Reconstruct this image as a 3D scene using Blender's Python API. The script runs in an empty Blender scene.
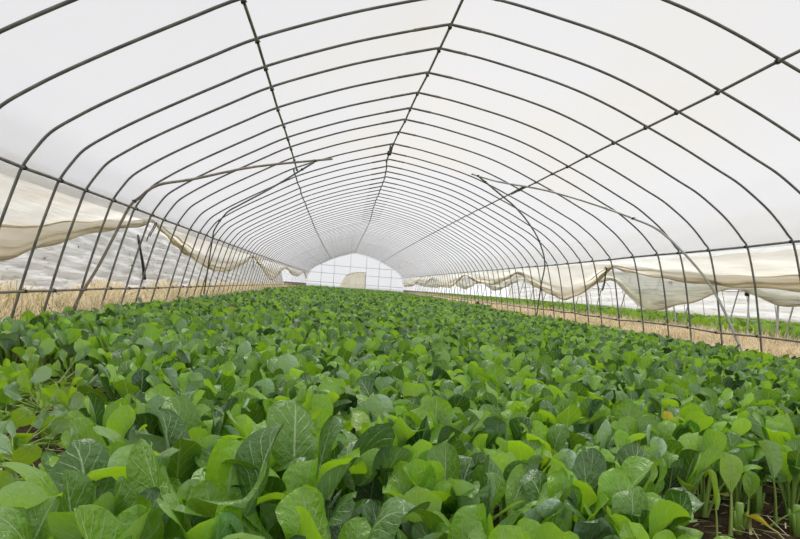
import bpy, math, random
import numpy as np
from mathutils import Vector, Matrix

random.seed(7)
RNG = np.random.default_rng(11)
S = bpy.context.scene
COL = S.collection

# ------------------------------------------------------------------ view
S.view_settings.view_transform = 'Standard'
S.view_settings.look = 'None'
S.view_settings.gamma = 1.0
S.view_settings.use_curve_mapping = False
S.view_settings.exposure = 0.10
S.cycles.use_denoising = True
S.cycles.max_bounces = 10
S.cycles.diffuse_bounces = 5
S.cycles.transmission_bounces = 8
S.cycles.transparent_max_bounces = 24
S.cycles.caustics_reflective = False
S.cycles.caustics_refractive = False

# ------------------------------------------------------------------ camera
CAM = np.array([-1.1405, 0.0, 0.6425])
YAW, PITCH, ROLL, FPX = 0.09713, 0.02674, 0.07368, 680.0
def cam_axes():
    cy, sy, cp, sp = math.cos(YAW), math.sin(YAW), math.cos(PITCH), math.sin(PITCH)
    F = np.array([sy*cp, cy*cp, sp]); r = np.array([cy, -sy, 0.0]); u = np.cross(r, F)
    cr, sr = math.cos(ROLL), math.sin(ROLL)
    return r*cr + u*sr, u*cr - r*sr, F
RX, UX, FX = cam_axes()
cd = bpy.data.cameras.new('camera')
cd.sensor_width = 36.0; cd.lens = 36.0*FPX/800.0; cd.clip_start = 0.02; cd.clip_end = 500
cam = bpy.data.objects.new('camera', cd); COL.objects.link(cam)
M = Matrix(((RX[0], UX[0], -FX[0], CAM[0]), (RX[1], UX[1], -FX[1], CAM[1]), (RX[2], UX[2], -FX[2], CAM[2]), (0, 0, 0, 1)))
cam.matrix_world = M
S.camera = cam
def in_frame(p, margin=0.0):
    d = np.asarray(p) - CAM; z = d @ FX
    if z <= 0.05: return False
    x = 400 + FPX*(d @ RX)/z; y = 269.5 - FPX*(d @ UX)/z
    return -margin < x < 800+margin and -margin < y < 539+margin

# ------------------------------------------------------------------ materials
def mat(name):
    m = bpy.data.materials.new(name); m.use_nodes = True
    nt = m.node_tree; nt.nodes.clear()
    out = nt.nodes.new('ShaderNodeOutputMaterial')
    return m, nt, out
def N(nt, typ, **kw):
    n = nt.nodes.new(typ)
    for k, v in kw.items():
        if k in n.inputs.keys(): n.inputs[k].default_value = v
        else: setattr(n, k, v)
    return n
def L(nt, a, b): nt.links.new(a, b)
def mixrgb(nt, fac, a, b):
    n = nt.nodes.new('ShaderNodeMix'); n.data_type = 'RGBA'
    for i, v in ((0, fac), (6, a), (7, b)):
        if hasattr(v, 'links'): nt.links.new(v, n.inputs[i])
        else: n.inputs[i].default_value = v if i == 0 else (*v, 1.0)[:4]
    return n.outputs[2]
def mth(nt, op, a, b=None, c=None, clamp=False):
    n = nt.nodes.new('ShaderNodeMath'); n.operation = op; n.use_clamp = clamp
    for i, v in enumerate((a, b, c)):
        if v is None: continue
        if hasattr(v, 'links'): nt.links.new(v, n.inputs[i])
        else: n.inputs[i].default_value = v
    return n.outputs[0]
def smooth(nt, v, lo, hi, a=0.0, b=1.0):
    n = nt.nodes.new('ShaderNodeMapRange'); n.interpolation_type = 'SMOOTHSTEP'
    nt.links.new(v, n.inputs[0])
    n.inputs[1].default_value = lo; n.inputs[2].default_value = hi
    n.inputs[3].default_value = a; n.inputs[4].default_value = b
    return n.outputs[0]

def simple(name, col, rough=0.6, metal=0.0, noise=0.0, scale=8.0, col2=None, spec=0.5):
    m, nt, out = mat(name)
    p = N(nt, 'ShaderNodeBsdfPrincipled', Roughness=rough, Metallic=metal)
    p.inputs['Specular IOR Level'].default_value = spec
    if noise > 0:
        tc = nt.nodes.new('ShaderNodeTexCoord')
        nz = N(nt, 'ShaderNodeTexNoise', Scale=scale, Detail=5.0)
        L(nt, tc.outputs['Object'], nz.inputs['Vector'])
        f = smooth(nt, nz.outputs['Fac'], 0.5-0.25/max(noise, .01)*.5, 0.5+0.25/max(noise, .01)*.5)
        L(nt, mixrgb(nt, f, col, col2), p.inputs['Base Color'])
    else:
        p.inputs['Base Color'].default_value = (*col, 1)
    L(nt, p.outputs[0], out.inputs[0])
    return m

def film(name, col, transp, col2=None, nscale=1.0, diff=0.15, bump=0.0, bscale=(1, 1, 1), lo=.4, hi=.7, lines=None):
    """thin plastic sheet: part clear, part light-scattering"""
    m, nt, out = mat(name)
    tc = nt.nodes.new('ShaderNodeTexCoord')
    c = None
    if col2:
        nz = N(nt, 'ShaderNodeTexNoise', Scale=nscale, Detail=4.0, Roughness=0.6)
        mp = N(nt, 'ShaderNodeMapping'); mp.inputs['Scale'].default_value = bscale
        L(nt, tc.outputs['Object'], mp.inputs['Vector']); L(nt, mp.outputs[0], nz.inputs['Vector'])
        c = mixrgb(nt, smooth(nt, nz.outputs['Fac'], lo, hi), col, col2)
    if lines:                                     # wrinkle shading and crease dirt painted as thin darker lines
        mp3 = N(nt, 'ShaderNodeMapping'); mp3.inputs['Scale'].default_value = lines[0]; mp3.inputs['Rotation'].default_value = lines[1]
        L(nt, tc.outputs['Object'], mp3.inputs['Vector'])
        n3 = N(nt, 'ShaderNodeTexNoise', Scale=1.0, Detail=2.0, Distortion=0.15); L(nt, mp3.outputs[0], n3.inputs['Vector'])
        rid = mth(nt, 'ABSOLUTE', mth(nt, 'SUBTRACT', n3.outputs['Fac'], 0.5))
        n4 = N(nt, 'ShaderNodeTexNoise', Scale=1.3, Detail=2.0); L(nt, tc.outputs['Object'], n4.inputs['Vector'])
        c = mixrgb(nt, mth(nt, 'MULTIPLY', smooth(nt, rid, 0.0, 0.035, 1, 0), smooth(nt, n4.outputs['Fac'], .35, .6)), c, lines[2])
    tr = N(nt, 'ShaderNodeBsdfTransparent'); ts = N(nt, 'ShaderNodeBsdfTranslucent'); df = N(nt, 'ShaderNodeBsdfDiffuse')
    for n in (tr, ts, df):
        n.inputs['Color'].default_value = (*col, 1)
        if c is not None: L(nt, c, n.inputs['Color'])
    if bump > 0:
        nb = N(nt, 'ShaderNodeTexNoise', Scale=1.0, Detail=3.0)
        mp2 = N(nt, 'ShaderNodeMapping'); mp2.inputs['Scale'].default_value = tuple(6*x for x in bscale)
        L(nt, tc.outputs['Object'], mp2.inputs['Vector']); L(nt, mp2.outputs[0], nb.inputs['Vector'])
        b = N(nt, 'ShaderNodeBump', Strength=bump, Distance=0.05); L(nt, nb.outputs['Fac'], b.inputs['Height'])
        L(nt, b.outputs[0], ts.inputs['Normal']); L(nt, b.outputs[0], df.inputs['Normal'])
    m1 = N(nt, 'ShaderNodeMixShader'); m1.inputs[0].default_value = diff
    L(nt, ts.outputs[0], m1.inputs[1]); L(nt, df.outputs[0], m1.inputs[2])
    m2 = N(nt, 'ShaderNodeMixShader'); m2.inputs[0].default_value = transp
    L(nt, m1.outputs[0], m2.inputs[1]); L(nt, tr.outputs[0], m2.inputs[2])
    L(nt, m2.outputs[0], out.inputs[0])
    return m

def leaf_material():
    m, nt, out = mat('leaf_blade')
    uv = nt.nodes.new('ShaderNodeUVMap'); uv.uv_map = 'UVMap'
    sx = nt.nodes.new('ShaderNodeSeparateXYZ'); L(nt, uv.outputs[0], sx.inputs[0])
    U, V = sx.outputs[0], sx.outputs[1]            # U: -1..1 across, V: 0..1 along
    at = nt.nodes.new('ShaderNodeAttribute'); at.attribute_name = 'tint'
    sc = nt.nodes.new('ShaderNodeSeparateColor'); L(nt, at.outputs['Color'], sc.inputs[0])
    T, Y, K = sc.outputs[0], sc.outputs[1], sc.outputs[2]   # tone, yellowness, painted pale sheen
    au = mth(nt, 'ABSOLUTE', U)
    tc = nt.nodes.new('ShaderNodeTexCoord')
    nz = N(nt, 'ShaderNodeTexNoise', Scale=60.0, Detail=2.0); L(nt, tc.outputs['Object'], nz.inputs['Vector'])
    mid = smooth(nt, mth(nt, 'ADD', au, mth(nt, 'MULTIPLY', V, 0.05)), 0.035, 0.10, 1, 0)
    side = mth(nt, 'LESS_THAN', U, 0.0)
    ph = mth(nt, 'SUBTRACT', mth(nt, 'MULTIPLY', V, 6.0), mth(nt, 'MULTIPLY', mth(nt, 'POWER', au, 0.85), 2.3))
    ph = mth(nt, 'ADD', ph, mth(nt, 'MULTIPLY', side, 0.42))
    ph = mth(nt, 'ADD', ph, mth(nt, 'MULTIPLY', nz.outputs['Fac'], 0.35))
    fr = mth(nt, 'ABSOLUTE', mth(nt, 'SUBTRACT', mth(nt, 'FRACT', ph), 0.5))
    vein = smooth(nt, fr, 0.02, 0.075, 1, 0)
    vein = mth(nt, 'MULTIPLY', vein, smooth(nt, au, 0.55, 0.98, 1, 0))
    vall = mth(nt, 'MAXIMUM', mid, mth(nt, 'MULTIPLY', vein, 0.6))
    top = mixrgb(nt, T, (0.012, 0.050, 0.017), (0.095, 0.285, 0.042))
    top = mixrgb(nt, mth(nt, 'MULTIPLY', K, 0.95), top, (0.50, 0.68, 0.52))  # sky sheen on leaf tops put into the colour as a pale tint
    bot = mixrgb(nt, T, (0.034, 0.110, 0.016), (0.270, 0.540, 0.036))
    geo = nt.nodes.new('ShaderNodeNewGeometry')
    base = mixrgb(nt, geo.outputs['Backfacing'], top, bot)
    base = mixrgb(nt, mth(nt, 'MULTIPLY', vall, 0.7), base, (0.64, 0.80, 0.48))
    ycol = mixrgb(nt, Y, (0.34, 0.52, 0.10), (0.80, 0.62, 0.03))
    base = mixrgb(nt, mth(nt, 'POWER', Y, 0.6), base, ycol)
    tcol = mixrgb(nt, T, (0.12, 0.32, 0.006), (0.55, 0.92, 0.02))
    tcol = mixrgb(nt, mth(nt, 'MULTIPLY', vall, 0.4), tcol, (0.35, 0.5, 0.10))
    tcol = mixrgb(nt, Y, tcol, (0.75, 0.62, 0.03))
    p = N(nt, 'ShaderNodeBsdfPrincipled', Roughness=0.34)
    p.inputs['Specular IOR Level'].default_value = 0.8
    L(nt, base, p.inputs['Base Color'])
    nz2 = N(nt, 'ShaderNodeTexNoise', Scale=90.0, Detail=2.0); L(nt, tc.outputs['Object'], nz2.inputs['Vector'])
    h = mth(nt, 'ADD', mth(nt, 'MULTIPLY', vall, -0.3), mth(nt, 'MULTIPLY', nz2.outputs['Fac'], 0.9))
    b = N(nt, 'ShaderNodeBump', Strength=0.8, Distance=0.006); L(nt, h, b.inputs['Height'])
    L(nt, b.outputs[0], p.inputs['Normal'])
    t = N(nt, 'ShaderNodeBsdfTranslucent'); L(nt, tcol, t.inputs['Color'])
    mx = N(nt, 'ShaderNodeMixShader'); L(nt, mth(nt, 'ADD', mth(nt, 'MULTIPLY', T, 0.36), 0.04), mx.inputs[0])
    L(nt, p.outputs[0], mx.inputs[1]); L(nt, t.outputs[0], mx.inputs[2])
    L(nt, mx.outputs[0], out.inputs[0])
    return m

def stalk_material():
    m, nt, out = mat('leaf_stalk')
    at = nt.nodes.new('ShaderNodeAttribute'); at.attribute_name = 'tint'
    sc = nt.nodes.new('ShaderNodeSeparateColor'); L(nt, at.outputs['Color'], sc.inputs[0])
    c = mixrgb(nt, sc.outputs[0], (0.20, 0.36, 0.06), (0.38, 0.55, 0.13))
    c = mixrgb(nt, sc.outputs[1], c, (0.55, 0.55, 0.16))
    p = N(nt, 'ShaderNodeBsdfPrincipled', Roughness=0.4)
    p.inputs['Subsurface Weight'].default_value = 0.0
    L(nt, c, p.inputs['Base Color'])
    t = N(nt, 'ShaderNodeBsdfTranslucent'); L(nt, c, t.inputs['Color'])
    mx = N(nt, 'ShaderNodeMixShader'); mx.inputs[0].default_value = 0.2
    L(nt, p.outputs[0], mx.inputs[1]); L(nt, t.outputs[0], mx.inputs[2]); L(nt, mx.outputs[0], out.inputs[0])
    return m

def grass_material():
    m, nt, out = mat('dry_straw')
    at = nt.nodes.new('ShaderNodeAttribute'); at.attribute_name = 'tint'
    sc = nt.nodes.new('ShaderNodeSeparateColor'); L(nt, at.outputs['Color'], sc.inputs[0])
    c = mixrgb(nt, sc.outputs[0], (0.58, 0.45, 0.26), (0.95, 0.83, 0.60))
    c = mixrgb(nt, sc.outputs[1], c, (0.20, 0.30, 0.05))
    p = N(nt, 'ShaderNodeBsdfPrincipled', Roughness=0.7)
    L(nt, c, p.inputs['Base Color'])
    t = N(nt, 'ShaderNodeBsdfTranslucent'); L(nt, c, t.inputs['Color'])
    mx = N(nt, 'ShaderNodeMixShader'); mx.inputs[0].default_value = 0.3
    L(nt, p.outputs[0], mx.inputs[1]); L(nt, t.outputs[0], mx.inputs[2]); L(nt, mx.outputs[0], out.inputs[0])
    return m

def soil_material():
    m, nt, out = mat('soil')
    tc = nt.nodes.new('ShaderNodeTexCoord')
    nz = N(nt, 'ShaderNodeTexNoise', Scale=18.0, Detail=8.0, Roughness=0.7); L(nt, tc.outputs['Object'], nz.inputs['Vector'])
    n2 = N(nt, 'ShaderNodeTexNoise', Scale=110.0, Detail=3.0); L(nt, tc.outputs['Object'], n2.inputs['Vector'])
    c = mixrgb(nt, smooth(nt, nz.outputs['Fac'], .35, .7), (0.035, 0.022, 0.013), (0.105, 0.068, 0.038))
    c = mixrgb(nt, smooth(nt, n2.outputs['Fac'], .62, .72), c, (0.26, 0.19, 0.10))
    p = N(nt, 'ShaderNodeBsdfPrincipled', Roughness=0.95); L(nt, c, p.inputs['Base Color'])
    p.inputs['Specular IOR Level'].default_value = 0.2
    b = N(nt, 'ShaderNodeBump', Strength=0.8, Distance=0.02); L(nt, nz.outputs['Fac'], b.inputs['Height']); L(nt, b.outputs[0], p.inputs['Normal'])
    L(nt, p.outputs[0], out.inputs[0])
    return m

MAT = dict(
    leaf=leaf_material(), stalk=stalk_material(), straw=grass_material(), soil=soil_material(),
    steel=simple('galvanised_steel', (0.13, 0.132, 0.13), 0.42, 0.3, 0.5, 9.0, (0.25, 0.245, 0.225)),
    rail=simple('weathered_rail', (0.16, 0.14, 0.11), 0.6, 0.2, 0.5, 7.0, (0.30, 0.26, 0.20)),
    light_steel=simple('bright_galvanised_steel', (0.36, 0.37, 0.35), 0.42, 0.4, 0.5, 6.0, (0.48, 0.48, 0.45)),
    clip=simple('dark_clip', (0.035, 0.036, 0.038), 0.5, 0.4),
    black=simple('black_strap', (0.012, 0.012, 0.016), 0.65),
    roof=film('roof_film', (0.61, 0.607, 0.616), 0.52, (0.62, 0.59, 0.52), 0.22, 0.06, 0.0, (1, .6, 1), .52, .85),
    curtain=film('curtain_film', (0.94, 0.915, 0.855), 0.22, (0.86, 0.80, 0.69), 1.0, 0.12, 0.12, (3, .35, 6), .45, .8),
    hem=film('hem_film', (0.80, 0.74, 0.62), 0.10, (0.62, 0.55, 0.42), 3.0, 0.5, 0.6, (3, .8, 6)),
    far_film=film('weathered_film', (0.97, 0.97, 0.965), 0.06, (0.86, 0.83, 0.78), 1.0, 0.5, 0.5, (1, .5, 5), .52, .78, ((.5, .8, 13), (.30, 0, 0), (.70, .68, .65))),
    pale_film=film('pale_roof_film', (0.97, 0.97, 0.965), 0.2, None, 1.0, 0.6),
    sage_film=film('grey_green_film', (0.96, 0.95, 0.91), 0.34, (0.90, 0.885, 0.81), 1.0, 0.2, 0.3, (1, .4, 6), .42, .7, ((.4, .4, 9), (.15, 0, 0), (.66, .65, .57))),
    end_film=film('end_wall_film', (0.80, 0.82, 0.85), 0.25, None, 1.0, 0.1),
    door_film=film('yellowed_film', (0.95, 0.90, 0.74), 0.35, (0.88, 0.80, 0.60), 2.0, 0.25),
    yellow=simple('yellow_petal', (0.78, 0.62, 0.02), 0.6),
    weed=simple('weed_green', (0.16, 0.25, 0.06), 0.6),
)

# ------------------------------------------------------------------ mesh helpers
class MB:
    """collects shapes for one mesh"""
    def __init__(s): s.v, s.f, s.n = [], [], 0
    def add(s, v, f):
        s.v.append(np.asarray(v, float)); s.f += [tuple(i+s.n for i in q) for q in f]; s.n += len(v)
    def tube(s, pts, r, sides=8, cap=True):
        P = np.asarray(pts, float); n = len(P)
        R = np.full(n, r) if np.isscalar(r) else np.asarray(r, float)
        T = np.gradient(P, axis=0); T /= np.linalg.norm(T, axis=1)[:, None] + 1e-12
        ref = np.array([0, 0, 1.0]) if abs(T[0][2]) < 0.9 else np.array([0, 1.0, 0])
        vs = []
        for i in range(n):
            a = ref - T[i]*(ref @ T[i]); a /= np.linalg.norm(a) + 1e-12; ref = a
            b = np.cross(T[i], a)
            for k in range(sides):
                t = 2*math.pi*k/sides
                vs.append(P[i] + R[i]*(a*math.cos(t) + b*math.sin(t)))
        fs = []
        for i in range(n-1):
            for k in range(sides):
                k2 = (k+1) % sides
                fs.append((i*sides+k, i*sides+k2, (i+1)*sides+k2, (i+1)*sides+k))
        if cap:
            fs.append(tuple(range(sides))[::-1]); fs.append(tuple((n-1)*sides+k for k in range(sides)))
        s.add(vs, fs); return s
    def box(s, c, size, rot=None):
        x, y, z = [q/2 for q in size]
        v = np.array([(a*x, b*y, d*z) for a in (-1, 1) for b in (-1, 1) for d in (-1, 1)])
        if rot is not None: v = v @ np.array(rot).T
        s.add(v + np.array(c), [(0, 1, 3, 2), (4, 6, 7, 5), (0, 4, 5, 1), (2, 3, 7, 6), (0, 2, 6, 4), (1, 5, 7, 3)]); return s
    def grid(s, G):
        G = np.asarray(G, float); a, b = G.shape[:2]
        s.add(G.reshape(-1, 3), [(i*b+j, i*b+j+1, (i+1)*b+j+1, (i+1)*b+j) for i in range(a-1) for j in range(b-1)]); return s
    def build(s, name, m, parent=None, smooth=True):
        me = bpy.data.meshes.new(name)
        me.from_pydata([tuple(x) for x in np.concatenate(s.v)], [], s.f); me.update()
        if smooth: me.polygons.foreach_set('use_smooth', np.ones(len(me.polygons), bool))
        if m: me.materials.append(MAT[m] if isinstance(m, str) else m)
        o = bpy.data.objects.new(name, me); COL.objects.link(o)
        if parent: o.parent = parent
        return o

def np_mesh(name, V, Q, uv=None, tint=None, mats=(), mi=None):
    me = bpy.data.meshes.new(name)
    me.vertices.add(len(V)); me.vertices.foreach_set('co', np.ascontiguousarray(V, np.float32).ravel())
    nq = len(Q)
    me.loops.add(nq*4); me.loops.foreach_set('vertex_index', np.ascontiguousarray(Q, np.int32).ravel())
    me.polygons.add(nq)
    me.polygons.foreach_set('loop_start', np.arange(0, nq*4, 4, dtype=np.int32))
    for m in mats: me.materials.append(MAT[m])
    if mi is not None: me.polygons.foreach_set('material_index', np.ascontiguousarray(mi, np.int32))
    me.update(calc_edges=True)
    me.polygons.foreach_set('use_smooth', np.ones(nq, bool))
    if uv is not None:
        l = me.uv_layers.new(name='UVMap'); l.data.foreach_set('uv', np.ascontiguousarray(uv[Q.ravel()], np.float32).ravel())
    if tint is not None:
        a = me.color_attributes.new('tint', 'FLOAT_COLOR', 'POINT')
        a.data.foreach_set('color', np.ascontiguousarray(np.c_[tint, np.ones(len(tint))], np.float32).ravel())
    return me

def tag(o, label=None, cat=None, group=None, kind=None):
    for k, v in (('label', label), ('category', cat), ('group', group), ('kind', kind)):
        if v: o[k] = v
    return o
def empty(name, loc, rz=0.0):
    o = bpy.data.objects.new(name, None); COL.objects.link(o)
    o.empty_display_size = 0.05; o.location = loc; o.rotation_euler = (0, 0, rz); return o
def dup(root, loc, rot=(0, 0, 0), scale=(1, 1, 1)):
    r = root.copy(); COL.objects.link(r); r.location = loc; r.rotation_euler = rot; r.scale = scale
    for ch in list(root.children):
        c = ch.copy(); COL.objects.link(c); c.parent = r
        for g in ch.children:
            d = g.copy(); COL.objects.link(d); d.parent = c
    return r

# ------------------------------------------------------------------ tunnel geometry
YEND = 51.6
def bend(y):                                  # the house curves gently at its far end
    return 0.55*max(0.0, (y-14)/37.0)**1.6
RIDGE_X = [(-3, -.28), (4, -.28), (8, -.31), (11, -.34), (12.3, -.29), (14.5, -.17), (18.4, -.11), (21, -.05), (24.4, .06), (29.4, .12), (36, .17), (47, .32), (52, .34)]
def ridge_x(y): return float(np.interp(y, [a for a, _ in RIDGE_X], [b for _, b in RIDGE_X]))
PROF_L = [(-3.785, -.06), (-3.70, .37), (-3.60, .82), (-3.49, 1.24), (-3.455, 1.34), (-3.385, 1.46), (-3.28, 1.60), (-3.1, 1.735), (-2.9, 1.865), (-2.62, 2.03), (-2.2, 2.265), (-1.82, 2.465), (-1.2, 2.71), (-.7, 2.872), (-.27, 2.998)]
PROF_R = [(-.27, 2.998), (.1, 2.95), (.45, 2.885), (.85, 2.80), (1.21, 2.70), (1.55, 2.575), (1.85, 2.445), (2.25, 2.265), (2.63, 2.075), (2.85, 1.965), (3.03, 1.845), (3.2, 1.715), (3.33, 1.59), (3.43, 1.475), (3.505, 1.37), (3.61, .98), (3.68, .6), (3.72, .37), (3.785, -.06)]
def catmull(P, m=4):
    P = np.asarray(P, float); Q = [P[0]]
    ext = np.vstack([2*P[0]-P[1], P, 2*P[-1]-P[-2]])
    for i in range(1, len(P)):
        a, b, c, d = ext[i-1], ext[i], ext[i+1], ext[i+2]
        for k in range(1, m+1):
            t = k/m
            Q.append(0.5*((2*b) + (c-a)*t + (2*a-5*b+4*c-d)*t*t + (3*b-a-3*c+d)*t**3))
    return np.array(Q)
def half(P, y, m=4):
    P = catmull(P, m); dx = bend(y); dr = ridge_x(y)+.28
    w = np.clip((P[:, 1]-1.35)/1.635, 0, 1)
    return np.c_[P[:, 0] + dx*(1-w) + dr*w, np.full(len(P), y), P[:, 1]]

# the ribs' places along the house
YS = [-2.2, -1.5, -.8, -.1, .6, 1.3, 2.1, 2.85, 3.72, 4.465, 5.22, 5.894, 6.505, 7.278, 8.064, 8.794, 9.416, 10.212, 11.10, 11.87, 12.50, 13.20, 13.86, 14.52, 15.25]
while YS[-1] < YEND-.9: YS.append(YS[-1] + .68 + random.uniform(-.07, .07))
YS.append(YEND)

# ------------------------------------------------------------------ world: overcast sky
w = bpy.data.worlds.new('overcast'); S.world = w; w.use_nodes = True
nt = w.node_tree; nt.nodes.clear()
wo = nt.nodes.new('ShaderNodeOutputWorld'); bg = nt.nodes.new('ShaderNodeBackground')
tc = nt.nodes.new('ShaderNodeTexCoord'); sx = nt.nodes.new('ShaderNodeSeparateXYZ')
L(nt, tc.outputs['Generated'], sx.inputs[0])
cz = smooth(nt, sx.outputs[2], -0.05, 0.75)
L(nt, mixrgb(nt, cz, (1.30, 1.31, 1.34), (0.93, 0.925, 0.94)), bg.inputs['Color'])
bg.inputs['Strength'].default_value = 0.82
L(nt, bg.outputs[0], wo.inputs[0])

sl = bpy.data.lights.new('hazy_sun', 'SUN'); sl.energy = 3.7; sl.angle = math.radians(18); sl.color = (1.0, .985, .96)
so = bpy.data.objects.new('hazy_sun', sl); COL.objects.link(so); so.location = (0, 0, 20)
so.rotation_euler = Vector((-.10, -.42, -1.0)).to_track_quat('-Z', 'Y').to_euler()      # high, a little ahead of the camera

# ------------------------------------------------------------------ ground
g = MB(); xs = np.r_[-60, -30, -14, np.linspace(-9, 12, 43), 20, 40, 70]; ys = np.r_[-40, -15, np.linspace(-6, 56, 63), 75, 110, 160]
def bank(x):
    t = min(1, max(0, (abs(x)-3.75)/.7)); return .17*t*t*(3-2*t)
G = np.array([[(x, y, bank(x) + 0.012*math.sin(x*5.1+y*2)+0.010*math.sin(y*7.3-x*3)-.012) for y in ys] for x in xs])
fl = g.grid(G[:, ::-1]).build('floor', 'soil'); fl['kind'] = 'structure'

# ------------------------------------------------------------------ roof film over the ribs
def film_grid(P, yy, off, ripple=0.0):
    rows = []
    for y in yy:
        h = half(P, y, 3); c = np.array([0, y, 1.0]); d = h-c; d[:, 1] = 0
        d /= np.linalg.norm(d, axis=1)[:, None]
        rows.append(h + d*(off + ripple*np.sin(np.arange(len(h))*1.3 + y*2.1)[:, None]*np.sin(y*4.6)))
    return np.array(rows)
PF = PROF_L[3:] + PROF_R[1:-4]
yy = np.r_[np.arange(-2.6, YEND+.05, .34)]
mb = MB(); mb.grid(film_grid(PF, yy, 0.032, 0.005)); rf = mb.build('ceiling', 'roof'); rf['kind'] = 'structure'

# ------------------------------------------------------------------ arch ribs
RAD = 0.0118
ORD = ['first', 'second', 'third', 'fourth', 'fifth', 'sixth', 'seventh', 'eighth', 'ninth', 'tenth', 'eleventh', 'twelfth', 'thirteenth', 'fourteenth', 'fifteenth', 'sixteenth', 'seventeenth']
vis0 = 8      # YS[8] is the nearest arch in view
last_y = YS[-1]
for i, y in enumerate(YS):
    if 0 < i < 6 and i % 2: continue
    a = empty('arch_rib', (bend(y), y, 0))
    sd = 10 if y < 12 else 6
    r = RAD if y < 16 else RAD*.88
    off = np.array([bend(y), y, 0])
    MB().tube(half(PROF_L, y, 4 if y < 20 else 2)-off, r, sd).build('bent_pipe', 'steel', a)
    MB().tube(half(PROF_R, y, 4 if y < 20 else 2)-off, r, sd).build('bent_pipe', 'steel', a)
    if y < 25:
        hl, hr = half(PROF_L, y, 4)-off, half(PROF_R, y, 4)-off
        MB().tube(np.vstack([hl[-4:], hr[1:4]]), r*1.22, sd).build('ridge_sleeve', 'steel', a)
    k = i - vis0
    if k < 0:
        tag(a, 'steel arch rib at the open near end of the tunnel overhead', 'greenhouse rib', 'arch ribs over the near end')
    elif k < 17:
        tag(a, f'{ORD[k]} thin grey steel arch rib from the near end of the tunnel roof', 'greenhouse rib', 'steel arch ribs of the tunnel')
    elif i == len(YS)-1:
        tag(a, 'last grey steel arch rib framing the bright end wall', 'greenhouse rib', 'steel arch ribs of the tunnel')
    else:
        tag(a, 'thin grey steel arch rib among the crowded far ribs down the tunnel', 'greenhouse rib', 'crowded far arch ribs of the tunnel')

# ------------------------------------------------------------------ lengthwise pipes
def purlin(fn, y0, y1, name, label, r=0.0125, m='steel', clips=True, clip_to=16, jit=0.006, sd=8):
    o = empty(name, fn(y0))
    o0 = np.array(fn(y0))
    yy = [y0]+[y for y in YS if y0+.05 < y < y1-.05]+[y1]
    pts = []
    for y in yy:
        p = np.array(fn(y)); p[2] += RNG.uniform(-jit, jit); p[0] += RNG.uniform(-jit, jit); pts.append(p-o0)
    pp = MB().tube(pts, r, sd).build('pipe', m, o)
    if clips:
        for y, p in zip(yy, pts):
            if y in YS and 2.5 < y < clip_to:
                c = MB().box(p, (0.03, 0.034, 0.03)); c.tube([p+np.array((-.022, -.016, .0)), p+np.array((0, 0.004, .026)), p+np.array((.022, .016, 0))], .003, 5)
                c.build('wire_clip', 'clip', pp)
    tag(o, label, 'greenhouse pipe', 'lengthwise pipes of the tunnel'); return o
zin = -0.028
purlin(lambda y: (ridge_x(y)+.012, y, 2.998+zin), -2.2, 11.9, 'ridge_pipe', 'grey ridge pipe along the top of the near arches')
purlin(lambda y: (ridge_x(y)-.03, y, 2.985+zin), 11.0, YEND, 'ridge_pipe', 'wavy far ridge pipe running along the roof top to the end wall', clips=False)
purlin(lambda y: (-1.85+bend(y), y, 2.455+zin), -2.2, 11.35, 'roof_pipe', 'grey pipe down the left roof slope, ending by the crossed braces')
purlin(lambda y: (-1.90+bend(y)-.0*y, y, 2.43+zin), 10.9, YEND, 'roof_pipe', 'wavy far pipe down the left roof slope to the end wall', clips=False, jit=.012)
purlin(lambda y: (1.85+bend(y), y, 2.445+zin), -2.2, 11.6, 'roof_pipe', 'grey pipe down the right roof slope, ending by a brace')
purlin(lambda y: (1.83+bend(y), y, 2.453+zin), 10.7, YEND, 'roof_pipe', 'long far pipe down the right roof slope to the end wall', clips=False)
purlin(lambda y: (-3.45+bend(y), y, 1.32), -2.2, YEND, 'shoulder_pipe', 'long grey shoulder pipe above the left side curtain', 0.0135)
purlin(lambda y: (3.475+bend(y), y, 1.40-.04*min(1, max(0, (y-6)/9))), -2.2, YEND, 'shoulder_pipe', 'long grey shoulder pipe above the right side curtain', 0.0135)
purlin(lambda y: (-3.66+bend(y), y, .385), -2.2, YEND, 'side_rail', 'low weathered rail along the left side, over dry grass', 0.0115, 'rail')
purlin(lambda y: (3.67+bend(y), y, .385), -2.2, YEND, 'side_rail', 'low weathered rail along the right side, over dry grass', 0.0125, 'rail', jit=.014)

# ------------------------------------------------------------------ braces
def brace(pts, r, m, label, foot=True):
    P = np.array(pts, float); o = empty('diagonal_brace', tuple(P[0]))
    Q = catmull(P-P[0], 4)
    bp = MB().tube(Q, r, 8).build('brace_pipe', m, o)
    for p in (Q[len(Q)//2], Q[-2]):
        MB().box(p, (.04, .04, .03)).build('wire_clip', 'clip', bp)
    return tag(o, label, 'greenhouse brace', 'diagonal braces of the tunnel')
brace([(-3.71, 7.02, -.05), (-3.69, 7.15, .25), (-3.60, 7.4, .61), (-3.52, 7.58, .95), (-3.44, 7.78, 1.31), (-3.36, 7.87, 1.44), (-3.2, 7.98, 1.61), (-2.93, 8.55, 1.79), (-2.3, 9.42, 2.15), (-1.30, 10.92, 2.62)], .0165, 'rail', 'nearer bent brace pole from the left side up to the roof')
brace([(-3.72, 14.05, -.05), (-3.66, 13.89, .38), (-3.46, 13.14, 1.28), (-3.36, 12.75, 1.47), (-3.06, 12.0, 1.71), (-2.8, 11.8, 1.86), (-2.3, 11.55, 2.14), (-1.57, 10.68, 2.50)], .0145, 'steel', 'farther dark brace pole on the left side beyond the bent one')
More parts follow.
